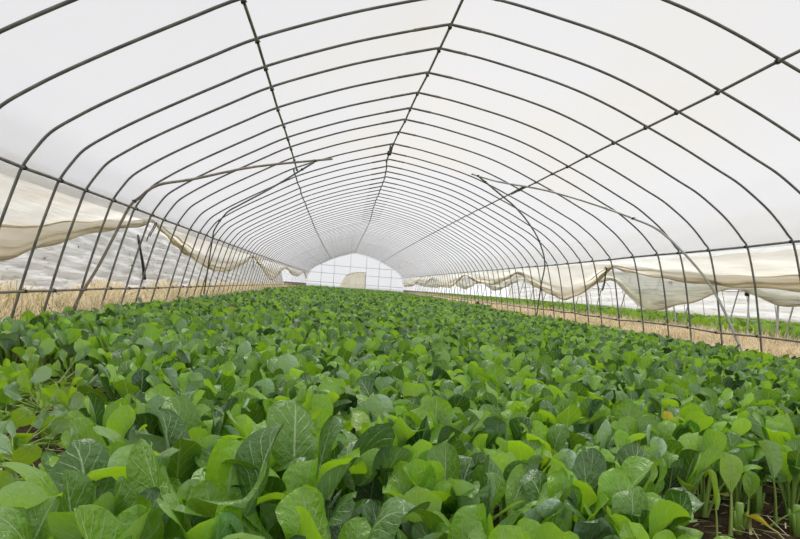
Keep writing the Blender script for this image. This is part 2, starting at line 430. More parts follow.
brace([(3.74, 7.3, -.05), (3.70, 7.57, .19), (3.59, 7.94, .78), (3.46, 8.28, 1.19), (3.21, 8.77, 1.65), (2.94, 9.07, 1.84), (2.70, 9.37, 1.98), (2.34, 9.83, 2.17), (1.96, 10.38, 2.35), (1.50, 11.18, 2.54), (1.1, 11.52, 2.69)], .0155, 'light_steel', 'pale bent brace pole from the right side up to the roof')
brace([(3.74, 15.9, -.05), (3.68, 15.59, .31), (3.55, 15.01, .94), (3.40, 14.37, 1.41), (3.0, 13.59, 1.81), (2.53, 12.8, 2.07), (2.12, 12.27, 2.27), (1.81, 12.01, 2.41), (1.2, 11.44, 2.65)], .0155, 'steel', 'dark brace pole on the right side, crossing behind the pale one')
o = empty('splice_pipe', (-.345, 11.0, 2.93)); MB().tube([(0, 0, 0), (.0, .5, -.01), (0.0, 1.25, -.03)], .014, 8).build('pipe', 'steel', o)
MB().box((0.0, .6, .0), (.06, .09, .06)).build('wire_clip', 'clip', o)
tag(o, 'short dark splice pipe strapped under the ridge joint', 'greenhouse pipe')

# ------------------------------------------------------------------ side curtains (raised, hanging in swags)
def curtain(side, hem, ties, label, xoff=0.0, m='curtain', x0=3.53, top=1.33, name='side_curtain', y1=None, fold=0.020, bendf=bend):
    hem = np.array(hem); y0 = hem[0, 0]; y1 = y1 or hem[-1, 0]
    yy = np.arange(y0, y1+.01, .09 if y1 < 60 else .2)
    # hem drawn as catenary-like segments between given points
    ph = np.array([0]+list(np.cumsum(np.linalg.norm(np.diff(hem, axis=0), axis=1))))
    hz = np.interp(yy, catmull(hem, 6)[:, 0], catmull(hem, 6)[:, 1])
    rows = []; nrow = 15
    tz = np.array(ties)
    for y, z in zip(yy, hz):
        near = min(abs(tz-y)) if len(tz) else 9
        row = []
        for j in range(nrow):
            t = j/(nrow-1); zz = top + (z-top)*t
            amp = fold*min(1.0, .25+t*1.1)*(1.3 if near < .4 else 1)
            ripple = amp*math.sin(t*8 + 1.7*math.sin(y*.55) + .6*y) + .3*amp*math.sin(t*19+y*1.1)
            x = x0 + .24*(1.33-zz) + xoff + .012 + abs(amp)*.9 + ripple*.75
            row.append((side*x + bendf(y), y, zz + .01*math.sin(y*6+t*9)))
        rows.append(row)
    rows = np.array(rows)
    o = empty(name, (side*(x0+.2), float(yy[0]), 0)); off = np.array([side*(x0+.2), yy[0], 0])
    MB().grid(rows-off).build('film_sheet', m, o)
    # the part of the sheet folded back on itself above the hem
    k0 = 8; fol = rows[:, k0:].copy() - off
    fol[:, :, 0] += side*(.035 + .012*np.sin(yy*2.1))[:, None]; fol[:, :, 2] += .012*np.sin(yy*1.3)[:, None]
    fm = MB().grid(fol).build('folded_layer', m, o)
    fol2 = rows[:, 11:].copy() - off; fol2[:, :, 0] -= side*.012
    MB().grid(fol2).build('folded_layer', m, o)
    # gathered lower edge
    hemrow = rows[:, -1] - off; hemrow[:, 2] += .012
    rr = .013 + .007*np.sin(yy*2.3) + .004*np.sin(yy*7.1)
    MB().tube(hemrow, np.clip(rr*1.25, .010, .028), 8).build('gathered_hem', 'hem', o)
    h3 = rows[:, -6] - off
    MB().tube(h3, np.clip(.006+.006*np.sin(yy*1.1+2), .002, .014), 6).build('rolled_fold', 'hem' if m == 'curtain' else m, o)
    h2 = rows[:, -3] - off; h2[:, 2] += .01*np.sin(yy*3)
    MB().tube(h2, np.clip(.010+.006*np.sin(yy*1.7+1), .005, .02), 7).build('rolled_fold', 'hem' if m == 'curtain' else m, o)
    return tag(o, label, 'plastic curtain', 'side curtains')
hemL = [(-2.5, .9), (0, .8), (2, .68), (4, .62), (5.52, .64), (5.98, .72), (6.51, .83), (7.43, .99), (8.72, 1.17), (9.25, 1.26), (10.32, 1.13), (11.77, .96), (13.7, .79), (15.67, .70), (17.78, .82), (19.26, 1.02), (20.41, 1.22), (22.76, 1.05), (26.35, .69), (28.84, .6), (30.63, .92), (33.25, 1.16), (38.1, .92), (42.9, .9), (46.6, 1.2), (51.5, .8)]
curtain(-1, hemL, [9.25, 20.4, 33.2, 46.6], 'long cream plastic side curtain hanging in swags along the left wall')
hemR = [(-2.5, 1.05), (1, .95), (4, .9), (6.55, .92), (7.7, .94), (8.3, .98), (8.79, 1.01), (9.81, 1.09), (10.65, 1.17), (11.28, 1.23), (12.28, .91), (13.16, .73), (13.78, .65), (14.21, .68), (15.04, .8), (16.11, 1.0), (17.13, 1.23), (18.22, 1.1), (19.7, .97), (21.04, .95), (22.5, 1.01), (23.57, 1.15), (24.59, 1.27), (26.22, 1.05), (28.58, .81), (30.75, .84), (33, 1.12), (34.35, 1.18), (37.07, .92), (40.7, 1.03), (45, .8), (51.5, .75)]
curtain(1, hemR, [11.28, 17.13, 24.6, 34.3], 'long cream plastic side curtain hanging in swags along the right wall')

def strap(p0, p1, label, width=.03, wav=.02):
    P0, P1 = np.array(p0), np.array(p1); o = empty('tie_strap', p0)
    n = 9; d = P1-P0
    pts = [d*t + np.array([0, wav*math.sin(t*7), 0]) for t in np.linspace(0, 1, n)]
    v = []
    m = MB()
    for sgn in (0, 1):
        Gd = np.array([[(p[0]+sgn*.012, p[1]-width/2+sgn*.03, p[2]), (p[0]+sgn*.012, p[1]+width/2+sgn*.03, p[2])] for p in pts[:n-2*sgn]])
        m.grid(Gd)
    b = m.build('webbing', 'black', o)
    md = b.modifiers.new('thick', 'SOLIDIFY'); md.thickness = .006
    MB().tube([np.array((-.02, -.03, 0)), np.array((-.025, 0, .012)), np.array((-.02, .03, 0))], .011, 6).build('knot', 'black', o)
    return tag(o, label, 'strap', 'black tie straps')
strap((-3.52, 9.22, 1.27), (-3.57, 9.05, 1.0), 'black strap dangling from the first curtain tie on the left')
strap((-3.54, 20.4, 1.24), (-3.55, 20.9, .86), 'black strap dangling from the far curtain tie on the left', .05)
strap((3.52, 11.28, 1.24), (3.58, 11.55, .85), 'black strap dangling from the curtain tie on the right', .045)

# ------------------------------------------------------------------ end wall
b_ = bend(YEND)
yE = YEND+.06
hL, hR = half(PROF_L, YEND, 3), half(PROF_R, YEND, 3)
arch = np.vstack([hL, hR[1:]]); arch[:, 1] = yE
low = arch.copy(); low[:, 2] = -.02
ew = MB(); ew.grid(np.array([low + (arch-low)*t for t in np.linspace(0, 1, 8)])); e = ew.build('wall_back', 'end_film'); e['kind'] = 'structure'
ef = empty('end_frame', (b_, YEND-.04, 0))
def roof_z(x):
    A = arch; return float(np.interp(x, A[:, 0], A[:, 2]))
for x in (-2.6, -1.65, -.45, .75, 1.75, 2.7):
    MB().tube([(x, 0, 0), (x, 0, roof_z(x+b_))], .016, 6).build('upright', 'light_steel', ef)
for z in (.65, 1.35, 1.95):
    xs_ = [p[0] for p in arch if p[2] > z]
    MB().tube([(min(xs_)-b_, 0, z), (max(xs_)-b_, 0, z)], .014, 6).build('crossbar', 'light_steel', ef)
tag(ef, 'grid of thin pipes across the bright far end wall', 'frame')
dk = empty('door_curtain', (b_-.25, YEND-.35, 0))
rows = []
for t in np.linspace(0, 1, 12):
    z = 1.55*t
    row = []
    for s in np.linspace(0, 1, 22):
        x = -.95 + 2.0*s + .45*(1-s)*(t**2.2) - .12*s*t*t; topz = 1.55 - .35*(1-s)**3
        row.append((x, .07*math.sin(s*19+t*2) - .25*s*(1-s), topz*t))
    rows.append(row)
MB().grid(np.array(rows)).build('film_sheet', 'door_film', dk)
MB().tube([np.array(rows[-1][i])+np.array((0, 0, .02)) for i in range(22)], .03, 6).build('gathered_top', 'hem', dk)
MB().tube([(1.02, 0, 0), (.98, 0, 1.62)], .025, 6).build('door_post', 'rail', dk)
tag(dk, 'yellowed plastic door curtain hanging in the middle of the far end wall', 'door curtain')

# ------------------------------------------------------------------ neighbouring house on the left (only its film wall shows)
nl = empty('neighbour_greenhouse', (-4.75, 0, 0))
rows = []
for y in np.arange(-3, 52, .16):
    row = []
    for j, (x, z) in enumerate(catmull([(0, .26), (-.10, .5), (-.22, .95), (-.33, 1.38), (-.62, 1.72), (-1.3, 2.12), (-2.2, 2.5), (-3.4, 2.9)], 9)):
        k = min(1, z/.4)
        rip = .022*math.sin(z*34 + y*2.2 + 2.0*math.sin(y*.6)) + .016*math.sin(z*58 - y*1.6+1.5*math.sin(y*1.3)) + .014*math.sin(y*2.9+z*5)
        zz = z + .05*math.sin(y*.9)*(1 if j == 0 else 0)
        row.append((x + rip*k, y, zz))
    rows.append(row)
MB().grid(np.array(rows)).build('film_wall', 'far_film', nl)
for y in np.arange(-1, 50, 1.3):
    MB().tube([(-.02, y, 0), (-.26, y, .95), (-.40, y, 1.40), (-.70, y, 1.70), (-1.36, y, 2.08)], .013, 6).build('rib', 'steel', nl)
MB().tube([(.005, y, .27+.02*math.sin(y)) for y in np.arange(-3, 52, 1.0)], .02, 6).build('film_hem', 'hem', nl)
tag(nl, 'neighbouring greenhouse with wrinkled white film seen through the left opening', 'greenhouse')
cl = MB().tube([(-5.0, 13.77, 1.30), (-4.95, 13.72, 1.15), (-4.92, 13.7, 1.04), (-4.85, 13.76, .7), (-4.80, 13.75, .43)], [.02, .03, .02, .03, .035], 6).build('hanging_rope', 'black')
tag(cl, 'twisted black rope hanging against the wrinkled film of the left neighbour', 'rope')

# ------------------------------------------------------------------ neighbouring house on the right (open side)
NX = 8.75
def nprof(side):
    P = PROF_L if side < 0 else PROF_R
    return np.array([(x+ (NX if True else 0), z) for x, z in P])
arch0 = None
nyl = np.arange(3.3, 51.5, 1.36)
for i, y in enumerate(nyl):
    if arch0 is None:
        a = empty('neighbour_rib', (NX, y, 0))
        MB().tube([(x, 0, z) for x, z in catmull(PROF_L, 2)], .011, 6).build('bent_pipe', 'light_steel', a)
        MB().tube([(x, 0, z) for x, z in catmull(PROF_R, 2)], .011, 6).build('bent_pipe', 'steel', a)
        arch0 = a
    else: a = dup(arch0, (NX, y, 0))
    tag(a, 'thin grey arch rib of the neighbouring greenhouse beyond the right wall', 'greenhouse rib', 'arch ribs of the neighbouring greenhouse')
mb = MB(); G = []
PFn = catmull(PROF_L[3:]+PROF_R[1:-4], 3)
for y in np.arange(-2.5, 52, 1.1):
    G.append([(x*1.012+NX, y, z+.03) for x, z in PFn])
nr = mb.grid(np.array(G)).build('neighbour_roof', 'pale_film'); tag(nr, 'pale film roof of the neighbouring greenhouse beyond the right wall', 'greenhouse roof')
nw = MB(); G = []
for y in np.arange(-2.5, 52, .5):
    G.append([(NX+3.56-.0*z + .25*(1.33-z)+.03*math.sin(z*22+y), y, z) for z in np.linspace(.1, 1.36, 14)])
o = nw.grid(np.array(G)).build('neighbour_curtain', 'sage_film'); tag(o, 'closed film on the far side of the neighbouring right greenhouse', 'plastic curtain', None)
o = empty('neighbour_pipe', (NX-3.47, 0, 1.33)); MB().tube([(0, -2, 0), (0, 50, 0)], .014, 6).build('pipe', 'steel', o); tag(o, 'shoulder pipe of the neighbouring greenhouse behind the right curtain', 'greenhouse pipe')
o = empty('neighbour_wire', (NX-3.5, 0, .98)); MB().tube([(0, 2, 0), (0, 51, 0)], .006, 5).build('wire', 'steel', o); tag(o, 'thin horizontal wire on the open side of the neighbouring greenhouse', 'wire')
hemN = [(2, .75), (5, .8), (7.2, .86), (8.5, .78), (9.2, .88), (9.9, 1.0), (10.8, .78), (11.6, .66), (12.45, .57), (13.4, .8), (14.7, 1.16), (16.5, .85), (18, .75), (20, .95), (22, 1.15), (25, .8), (28, 1.1), (31, .8), (35, 1.1), (40, .8), (51, 1)]
o = curtain(1, hemN, [9.9, 14.7, 22, 28, 35], 'grey green curtain swagged along the near side of the right neighbouring greenhouse', m='sage_film', x0=5.0, top=1.36, name='neighbour_curtain', bendf=lambda y: 0.0, fold=.045)
# its near curtain leans the other way: mirror about its own plane
for ch in o.children: ch.scale = (-1, 1, 1)
o.location.x = 4.90
def post(p, q, m, r, label, strapped=False):
    o = empty('support_pole', p); d = np.array(q)-np.array(p)
    MB().tube([(0, 0, 0), tuple(d*.5), tuple(d)], r, 8).build('pole', m, o)
    if strapped: MB().tube([tuple(d*1.0), tuple(d*.86+np.array((-.03, .0, 0)))], [.028, .035], 6).build('strap', 'black', o)
    else: MB().box(tuple(d), (.05, .05, .04)).build('clamp', 'clip', o)
    return tag(o, label, 'pole', 'poles of the neighbouring greenhouse')
post((4.84, 9.25, -.03), (5.04, 9.6, 1.06), 'light_steel', .013, 'slanted pole with a black strap in the neighbouring greenhouse', True)
post((4.84, 8.6, -.03), (5.06, 8.95, 1.1), 'light_steel', .017, 'thick pale slanted pole without strap in the neighbouring greenhouse')
post((4.86, 11.2, -.03), (5.06, 12.0, 1.1), 'light_steel', .015, 'slim slanted pole just right of the pale brace, neighbouring greenhouse')
post((4.86, 15.2, -.03), (5.06, 16.2, 1.1), 'light_steel', .018, 'slanted pole farther along the side of the neighbouring greenhouse')
sb = MB(); sb.tube([(0, 0, 0), (.01, 0, .05), (0, .01, .11), (.0, 0, .16), (.01, 0, .2)], [.05, .085, .08, .03, .045], 10)
sb.v = [v*np.array((1, 1.1, .62)) for v in sb.v]
o = sb.build('black_bundle', 'black'); o.location = (3.38, 20.8, .27); tag(o, 'small black plastic bundle by the right low rail', 'plastic bundle')

# ------------------------------------------------------------------ leafy greens
WT = np.array([0, .1, .25, .4, .55, .7, .82, .92, .97, 1.0]); WW = np.array([.10, .24, .58, .83, .97, 1.0, .92, .68, .44, .10])
def leaf(rng, Lb, Wb, Lp, th0, bendb, az, cup, nu, nv, twist, tint, tip=0.0, wave=.06):
    """one leaf -> blade (V, Q, UV, tint) and stalk (V, Q, tint)"""
    St = Lp + Lb; ns = 40
    s = np.linspace(0, St, ns); fr = s/St
    phi = th0 + bendb*fr**2 + tip*np.clip((fr-.7)/.3, 0, 1)**2
    ds = St/(ns-1)
    px = np.r_[0, np.cumsum(np.sin(phi[:-1])*ds)]; pz = np.r_[0, np.cumsum(np.cos(phi[:-1])*ds)]
    t = np.linspace(0, 1, nv+1)
    if nv >= 4: t = 1-(1-t)**1.12
    tt = Lp + t*Lb
    X, Z, PH = np.interp(tt, s, px), np.interp(tt, s, pz), np.interp(tt, s, phi)
    u = np.linspace(-1, 1, nu+1)
    wid = np.interp(t, WT, WW)*Wb/2
    ph1, ph2, fq = rng.uniform(0, 6.28, 2).tolist() + [rng.uniform(6, 11)]
    Uu, Tt = np.meshgrid(u, t)
    w2 = wid[:, None]
    asym = 1 + .10*np.sin(ph1)*Uu
    lat = Uu*w2*asym*np.cos(cup*.8*np.abs(Uu))
    nrm = cup*np.abs(Uu)**1.5*w2*.95 + wave*Wb*np.abs(Uu)**1.5*np.sin(Tt*fq + np.where(Uu > 0, ph1, ph2)) + .06*Wb*(np.abs(Uu) < .01)*-1.0*(1-Tt)
    tw = twist*Tt
    l2 = lat*np.cos(tw) - nrm*np.sin(tw); n2 = lat*np.sin(tw) + nrm*np.cos(tw)
    T = PH[:, None]
    x = X[:, None] - n2*np.cos(T); y = l2; z = Z[:, None] + n2*np.sin(T)
    V = np.stack([x, y, z], -1).reshape(-1, 3)
    a = nu+1
    Q = np.array([(i*a+j, i*a+j+1, (i+1)*a+j+1, (i+1)*a+j) for i in range(nv) for j in range(nu)], np.int64)
    UV = np.stack([Uu, Tt], -1).reshape(-1, 2)
    # stalk
    k = 5 if nv >= 6 else 3; m = 6 if nv >= 6 else 3
    sv = np.linspace(0, Lp+.30*Lb, m)
    SX, SZ, SP = np.interp(sv, s, px), np.interp(sv, s, pz), np.interp(sv, s, phi)
    r = np.interp(sv/sv[-1], [0, .15, .6, 1], [.0075, .006, .0042, .0015])*(Wb/.085)
    SV = []
    for i in range(m):
        for q in range(k):
            an = 2*math.pi*q/k
            ly, nn = math.cos(an)*r[i]*1.25, math.sin(an)*r[i]*.8 - (r[i]*.7 if i >= m-2 else 0)
            SV.append((SX[i]-nn*math.cos(SP[i]), ly, SZ[i]+nn*math.sin(SP[i])))
    SV = np.array(SV)
    SQ = np.array([(i*k+q, i*k+(q+1) % k, (i+1)*k+(q+1) % k, (i+1)*k+q) for i in range(m-1) for q in range(k)], np.int64)
    c, d = math.cos(az), math.sin(az); R = np.array([[c, -d, 0], [d, c, 0], [0, 0, 1]])
    o = np.array([.010*c, .010*d, 0.0])
    return (V @ R.T + o, Q, UV, np.tile(tint, (len(V), 1))), (SV @ R.T + o, SQ, np.tile(tint, (len(SV), 1)))

def cat(parts, uv=True):
    n = 0; V, Q, U, T = [], [], [], []
    for p in parts:
        V.append(p[0]); Q.append(p[1]+n); n += len(p[0]); T.append(p[-1])
        if uv: U.append(p[2])
    return [np.concatenate(V), np.concatenate(Q)] + ([np.concatenate(U)] if uv else []) + [np.concatenate(T)]

def plant(seed, nleaf, nu, nv, size=1.0, spread=1.0, upright=0.0, yel=0.0, light=0.0, wide=1.0, pale=None):
    rng = np.random.default_rng(seed); B, St = [], []
    a0 = rng.uniform(0, 6.28)
    for i in range(nleaf):
        f = i/max(1, nleaf-1)                       # 0 inner .. 1 outer
        az = a0 + i*2.39996 + rng.uniform(-.3, .3)
        th0 = (.03 + .36*f**1.2 + rng.uniform(-.08, .12))*spread
        be = (rng.uniform(-.2, .35) + .3*f if rng.random() < .5 else rng.uniform(.5, 1.15))*(1-upright)
        Lb = (.086 + .046*math.sin(math.pi*min(1, .22+f*.66)) + rng.uniform(-.014, .014))*size
        Lp = (.095 + .055*math.sin(math.pi*min(1, .25+f*.5)) + rng.uniform(-.02, .02))*size
        Wb = Lb*rng.uniform(.50, .72)*wide
        tint = (float(np.clip(rng.beta(.75, .8) + .12*(1-f) + light, 0, 1)), float(np.clip(yel*rng.uniform(0, 1), 0, 1) if yel else (rng.uniform(.05, .25) if rng.random() < .012 else 0)), float(np.clip(rng.normal(.80 if rng.random() < .42 else .05, .16), 0, 1)))
        if pale is not None: tint = (tint[0], tint[1], float(np.clip(pale + rng.normal(0, .2), 0, 1)))
        b, s = leaf(rng, Lb, Wb, Lp, th0, be, az, rng.uniform(-.45, .70), nu, nv, rng.uniform(-.8, .8), tint, tip=rng.uniform(-.5, 1.35), wave=rng.uniform(.03, .13))
        B.append(b); St.append(s)
    return cat(B), cat(St, False)

PROTO = []
for s in range(26):
    B, Sk = plant(100+s, 8 + s % 4, 8, 12, spread=.75+.06*(s % 9))
    mb_ = np_mesh('leaves', B[0], B[1], B[2], B[3], ('leaf',)); ms_ = np_mesh('stalks', Sk[0], Sk[1], None, Sk[2], ('stalk',))
    PROTO.append((mb_, ms_))
def put_plant(pm, loc, rz, sc, tilt=(0, 0), name='leafy_green_plant'):
    o = empty(name, loc); o.rotation_euler = (tilt[0], tilt[1], rz); o.scale = (sc, sc, sc)
    for me, n in zip(pm, ('leaves', 'stalks')):
        c = bpy.data.objects.new(n, me); COL.objects.link(c); c.parent = o
    return o

# places of all plants
def in_bed(x, y):
    if abs(x - bend(y)) > 3.22: return False
    if y < 0.80: return False
    if y < 1.72 and x > -.40 + .10*math.sin(y*9): return False            # cut patch at the right front
    if y < 2.25 and x > -.30 and y < (1.78 if x < -.05 else 1.99) + .08*math.sin(x*7): return False
    if x < -1.62 - .24*(y-1.3) + .04*math.sin(y*8) and y < 3.72 + .10*math.sin(x*6): return False   # cut patch at the left front
    return True
def grid_places(y0, y1, sp, jit):
    out = []
    for j, y in enumerate(np.arange(y0, y1, sp*.9)):
        for x in np.arange(-3.8, 4.2, sp):
            xx = x + (sp/2 if j % 2 else 0) + RNG.uniform(-jit, jit)*sp; yy_ = y + RNG.uniform(-jit, jit)*sp
            if in_bed(xx, yy_): out.append((xx, yy_))
    return out
near = grid_places(.82, 8.0, .158, .36)
mid = grid_places(8.0, 19.0, .185, .35)
far = grid_places(19.0, 51.2, .27, .4)

HERO = [(-1.53, 1.30), (-1.31, 1.20), (-1.45, 1.55), (-1.18, 1.42), (-1.60, 1.03), (-1.36, .97), (-1.10, 1.10)]
near = [p for p in near if min(math.hypot(p[0]-a, p[1]-b) for a, b in HERO) > .125]
scored = sorted(near, key=lambda p: math.hypot(p[0]-CAM[0], p[1]-CAM[1]) + (0 if in_frame((p[0], p[1], .25), 40) else 100))
NEAR_N = 300 - len(HERO)
front = scored[:NEAR_N]; rest = scored[NEAR_N:]
placed = []
for i, (x, y) in enumerate(front):
    sc = RNG.uniform(.88, 1.12)*(1.10 if (x < -1.1 and y < 1.75) else 1.0)
    o = put_plant(PROTO[int(RNG.integers(len(PROTO)))], (x, y, -.004), RNG.uniform(0, 6.28), sc, (RNG.normal(0, .07), RNG.normal(0, .07)))
    if y < 2.05 and x < -.4:
        lab, gr = 'leafy green plant in the narrow front bed between the two cut patches', 'greens in the narrow front bed'
    elif x < -1.7 and y < 4.05:
        lab, gr = 'leafy green plant with bare pale stalks along the back of the left cut patch', 'greens behind the left cut patch'
    elif x > -.45 and y < 2.5:
        lab, gr = 'leafy green plant with tall stalks along the edge of bare soil', 'greens behind the right cut patch'
    else:
        lab, gr = 'leafy dark green plant in the dense middle bed past the cut patches', 'greens in the near part of the main bed'
    tag(o, lab, 'vegetable plant', gr); placed.append((o, x, y))

HL = ['tall broad-leaved plant at the corner of the narrow front bed beside the left cut patch', 'tall broad-leaved plant second in from the left cut patch corner, spreading wide',
      'tall broad-leaved plant behind the corner plant, bordering the left cut patch', 'tall broad-leaved plant deepest inside the narrow front bed, among lower greens',
      'broad-leaved plant at the bottom left edge of the photo, below the cut patch', 'large plant at the bottom of the photo, right of the lower left edge plant', 'large plant in the front row just right of the tall corner group']
for k, (x, y) in enumerate(HERO):
    B, Sk = plant(900+k, 9 + k % 2, 10, 14, size=1.30 if k < 4 else 1.15, spread=1.05, wide=1.06)
    pm = (np_mesh('leaves', B[0], B[1], B[2], B[3], ('leaf',)), np_mesh('stalks', Sk[0], Sk[1], None, Sk[2], ('stalk',)))
    tag(put_plant(pm, (x, y, -.004), k*1.3, 1.0), HL[k], 'vegetable plant', 'tall plants of the front left corner')
def px(x, y, z=.2):
    d = np.array((x, y, z)) - CAM; return 400 + FPX*(d @ RX)/(d @ FX)
row1 = sorted([(px(x, y), o) for o, x, y in placed if y < .98 and 0 < px(x, y) < 800], key=lambda q: q[0])
for k, (_, o) in enumerate(row1[:15]):
    o['label'] = f'leafy green plant in the very front row, {ORD[k]} from the left edge of the photo'
edge = sorted([(px(x, y), o) for o, x, y in placed if y < 2.25 and x > -.25], key=lambda q: -q[0])
edge = [q for q in edge if 0 < q[0] < 800][:8]
for k, (_, o) in enumerate(edge):
    o['label'] = f'tall leafy plant along the right bare soil, {ORD[k]} from the right edge of the photo'

def scatter(name, groups, label, cat_, group=None, zoff=-.004, taper=None):
    """one mesh of many plants: groups = [(places, prototypes, scale range)]"""
    V, Q, U, T, MI = [], [], [], [], []; n = 0
    for places, protos, (s0, s1) in groups:
        P = np.array(places); which = RNG.integers(len(protos), size=len(P))
        for k, (B, Sk) in enumerate(protos):
            sel = P[which == k]
            if not len(sel): continue
            v = np.concatenate([B[0], Sk[0]]); q = np.concatenate([B[1], Sk[1]+len(B[0])])
            uv = np.concatenate([B[2], np.zeros((len(Sk[0]), 2))]); t = np.concatenate([B[3], Sk[2]])
            mi = np.r_[np.zeros(len(B[1]), np.int32), np.ones(len(Sk[1]), np.int32)]
            a = RNG.uniform(0, 6.28, len(sel)); sc = RNG.uniform(s0, s1, len(sel))
            c, s = np.cos(a)*sc, np.sin(a)*sc
            tx, ty = RNG.normal(0, .07, len(sel)), RNG.normal(0, .07, len(sel))
            X = c[:, None]*v[:, 0] - s[:, None]*v[:, 1] + tx[:, None]*v[:, 2] + sel[:, 0][:, None]
            Y = s[:, None]*v[:, 0] + c[:, None]*v[:, 1] + ty[:, None]*v[:, 2] + sel[:, 1][:, None]
            Z = sc[:, None]*v[:, 2] + zoff + np.zeros((len(sel), 1))
            m = len(sel)
            V.append(np.stack([X, Y, Z], -1).reshape(-1, 3))
            Q.append((q[None] + (np.arange(m)*len(v))[:, None, None] + n).reshape(-1, 4)); n += m*len(v)
            U.append(np.tile(uv, (m, 1))); MI.append(np.tile(mi, m))
            tt = np.tile(t, (m, 1)); tt[:, 0] = np.clip(tt[:, 0] + np.repeat(RNG.normal(0, .10, m), len(v)), 0, 1); T.append(tt)
    me = np_mesh(name, np.concatenate(V), np.concatenate(Q), np.concatenate(U), np.concatenate(T), ('leaf', 'stalk'), np.concatenate(MI))
    o = bpy.data.objects.new(name, me); COL.objects.link(o)
    return tag(o, label, cat_, group, 'stuff')
P1 = [plant(300+s, 8+s % 3, 4, 6, spread=.85+.04*(s % 7)) for s in range(16)]
P2 = [plant(400+s, 9, 2, 5, spread=1.0) for s in range(12)]
P3 = [plant(500+s, 8, 2, 3, size=1.1, spread=1.0, wide=1.15) for s in range(10)]
scatter('leafy_greens', [(rest, P1, (.88, 1.12)), (mid, P2, (.9, 1.15)), (far, P3, (.95, 1.3))], 'dense bed of leafy green vegetables stretching to the far end wall', 'vegetable crop')
# crop inside the right neighbour
nb = [(x+RNG.uniform(-.08, .08), y+RNG.uniform(-.08, .08)) for y in np.arange(3, 51, .30) for x in np.arange(5.55, 11.9, .30) if RNG.random() < .8]
P4 = [plant(600+s, 8, 2, 4, size=.95, spread=1.05, light=.30, yel=.12) for s in range(8)]
scatter('neighbour_greens', [(nb, P4, (1.0, 1.5))], 'leafy crop growing inside the neighbouring greenhouse beyond the right side', 'vegetable crop', None, .15)

# ------------------------------------------------------------------ the two cut patches
CUT = []
for sd_ in range(7):
    B, Sk = plant(700+sd_, 6 + sd_ % 3, 6, 8, size=.85, spread=1.9, light=.45, yel=.14, pale=.5)
    CUT.append((np_mesh('leaves', B[0], B[1], B[2], B[3], ('leaf',)), np_mesh('stalks', Sk[0], Sk[1], None, Sk[2], ('stalk',))))
r2 = random.Random(5)
n = 0
for yv in np.arange(1.05, 3.70, .135):
    for xv in np.arange(-3.1, -1.68, .145):
        x = xv+r2.uniform(-.08, .08); y = yv+r2.uniform(-.08, .08)
        if x > -1.72 - .24*(y-1.3) or not in_frame((x, y, .08), 60): continue
        o = put_plant(CUT[r2.randrange(7)], (x, y, .035), r2.uniform(0, 6.28), r2.uniform(.7, 1.0), (r2.choice((-1, 1))*r2.uniform(1.1, 1.6), r2.uniform(-.5, .5)), 'cut_greens')
        tag(o, 'pale yellowish cut greens lying on the ground of the left cut patch', 'cut vegetable', 'cut greens lying in the left patch')

def stub(loc, h, r, label):
    o = empty('cut_stub', loc)
    MB().tube([(0, 0, -.02), (.004, 0, h*.5), (.006, .004, h)], [r*1.15, r, r*.95], 10).build('stalk_base', STUB, o)
    MB().tube([(.006, .004, h), (.006, .004, h+.002)], r*.8, 10).build('cut_face', STUBTOP, o)
    for q in range(3):
        a = q*2.1+h*50
        MB().tube([(r*math.cos(a), r*math.sin(a), -.01), (r*1.6*math.cos(a), r*1.6*math.sin(a), h*.45), (r*2.0*math.cos(a), r*2.0*math.sin(a), h*.75)], [.006, .006, .004], 6).build('stalk', STUB, o)
    tag(o, label, 'cut stalk', 'cut stubs in the right patch')
STUB = simple('stub_green', (.22, .38, .06), .45); STUBTOP = simple('stub_cut', (.45, .55, .22), .6)
stub((.11, 1.93, 0), .075, .013, 'short pale green cut stub in the soil below the upright yellow-green leaves')
stub((.28, 2.10, 0), .085, .014, 'cut green stub standing farther back in the soil at the right')
stub((.30, 1.93, 0), .075, .017, 'thick cut green stub beside the yellow leaf in the lower right corner')
stub((-.33, 1.80, 0), .06, .012, 'small cut stub at the left end of the bare soil')

def single_leaf(loc, rz, size, Lp, th0, bd, tint, name, label, catg, group=None, tilt=0.0, parts=True):
    rng = np.random.default_rng(int(abs(loc[0]*991+loc[1]*577)*10) % 99991)
    b, k = leaf(rng, size, size*.62, Lp, th0, bd, 0.0, .35, 8, 12, .3, np.array(tint), tip=.2)
    o = empty(name, loc); o.rotation_euler = (tilt, 0, rz)
    c = bpy.data.objects.new('leaf_blade', np_mesh('leaf_blade', b[0], b[1], b[2], b[3], ('leaf',))); COL.objects.link(c); c.parent = o
    d = bpy.data.objects.new('stalk', np_mesh('stalk', k[0], k[1], None, k[2], ('stalk',))); COL.objects.link(d); d.parent = o
    return tag(o, label, catg, group)
YEL = (.8, .95, .2); PAL = (.95, .12, .3); GRN = (.75, 0, .5)
single_leaf((.19, 1.84, .02), 2.2, .085, .02, 1.2, .5, YEL, 'fallen_leaf', 'bright yellow leaf on the soil in the lower right corner', 'fallen leaf')
single_leaf((.09, 2.18, .03), 1.0, .06, .03, .9, .6, (.6, .85, .2), 'fallen_leaf', 'yellow leaf hanging low among the stalks above the bare soil', 'fallen leaf')
single_leaf((.17, 2.2, .02), -.6, .06, .02, 1.3, .4, (.5, .8, .2), 'fallen_leaf', 'ochre leaf lying on soil between tall stalks', 'fallen leaf')
single_leaf((-.02, 1.95, .02), 3.3, .06, .02, 1.25, .4, (.6, .75, .2), 'fallen_leaf', 'small yellow leaf on the soil left of the cut stub', 'fallen leaf')
single_leaf((.35, 2.12, .02), 2.6, .055, .02, 1.3, .3, (.5, .85, .2), 'fallen_leaf', 'dull yellow leaf lying behind the thick cut stub', 'fallen leaf')
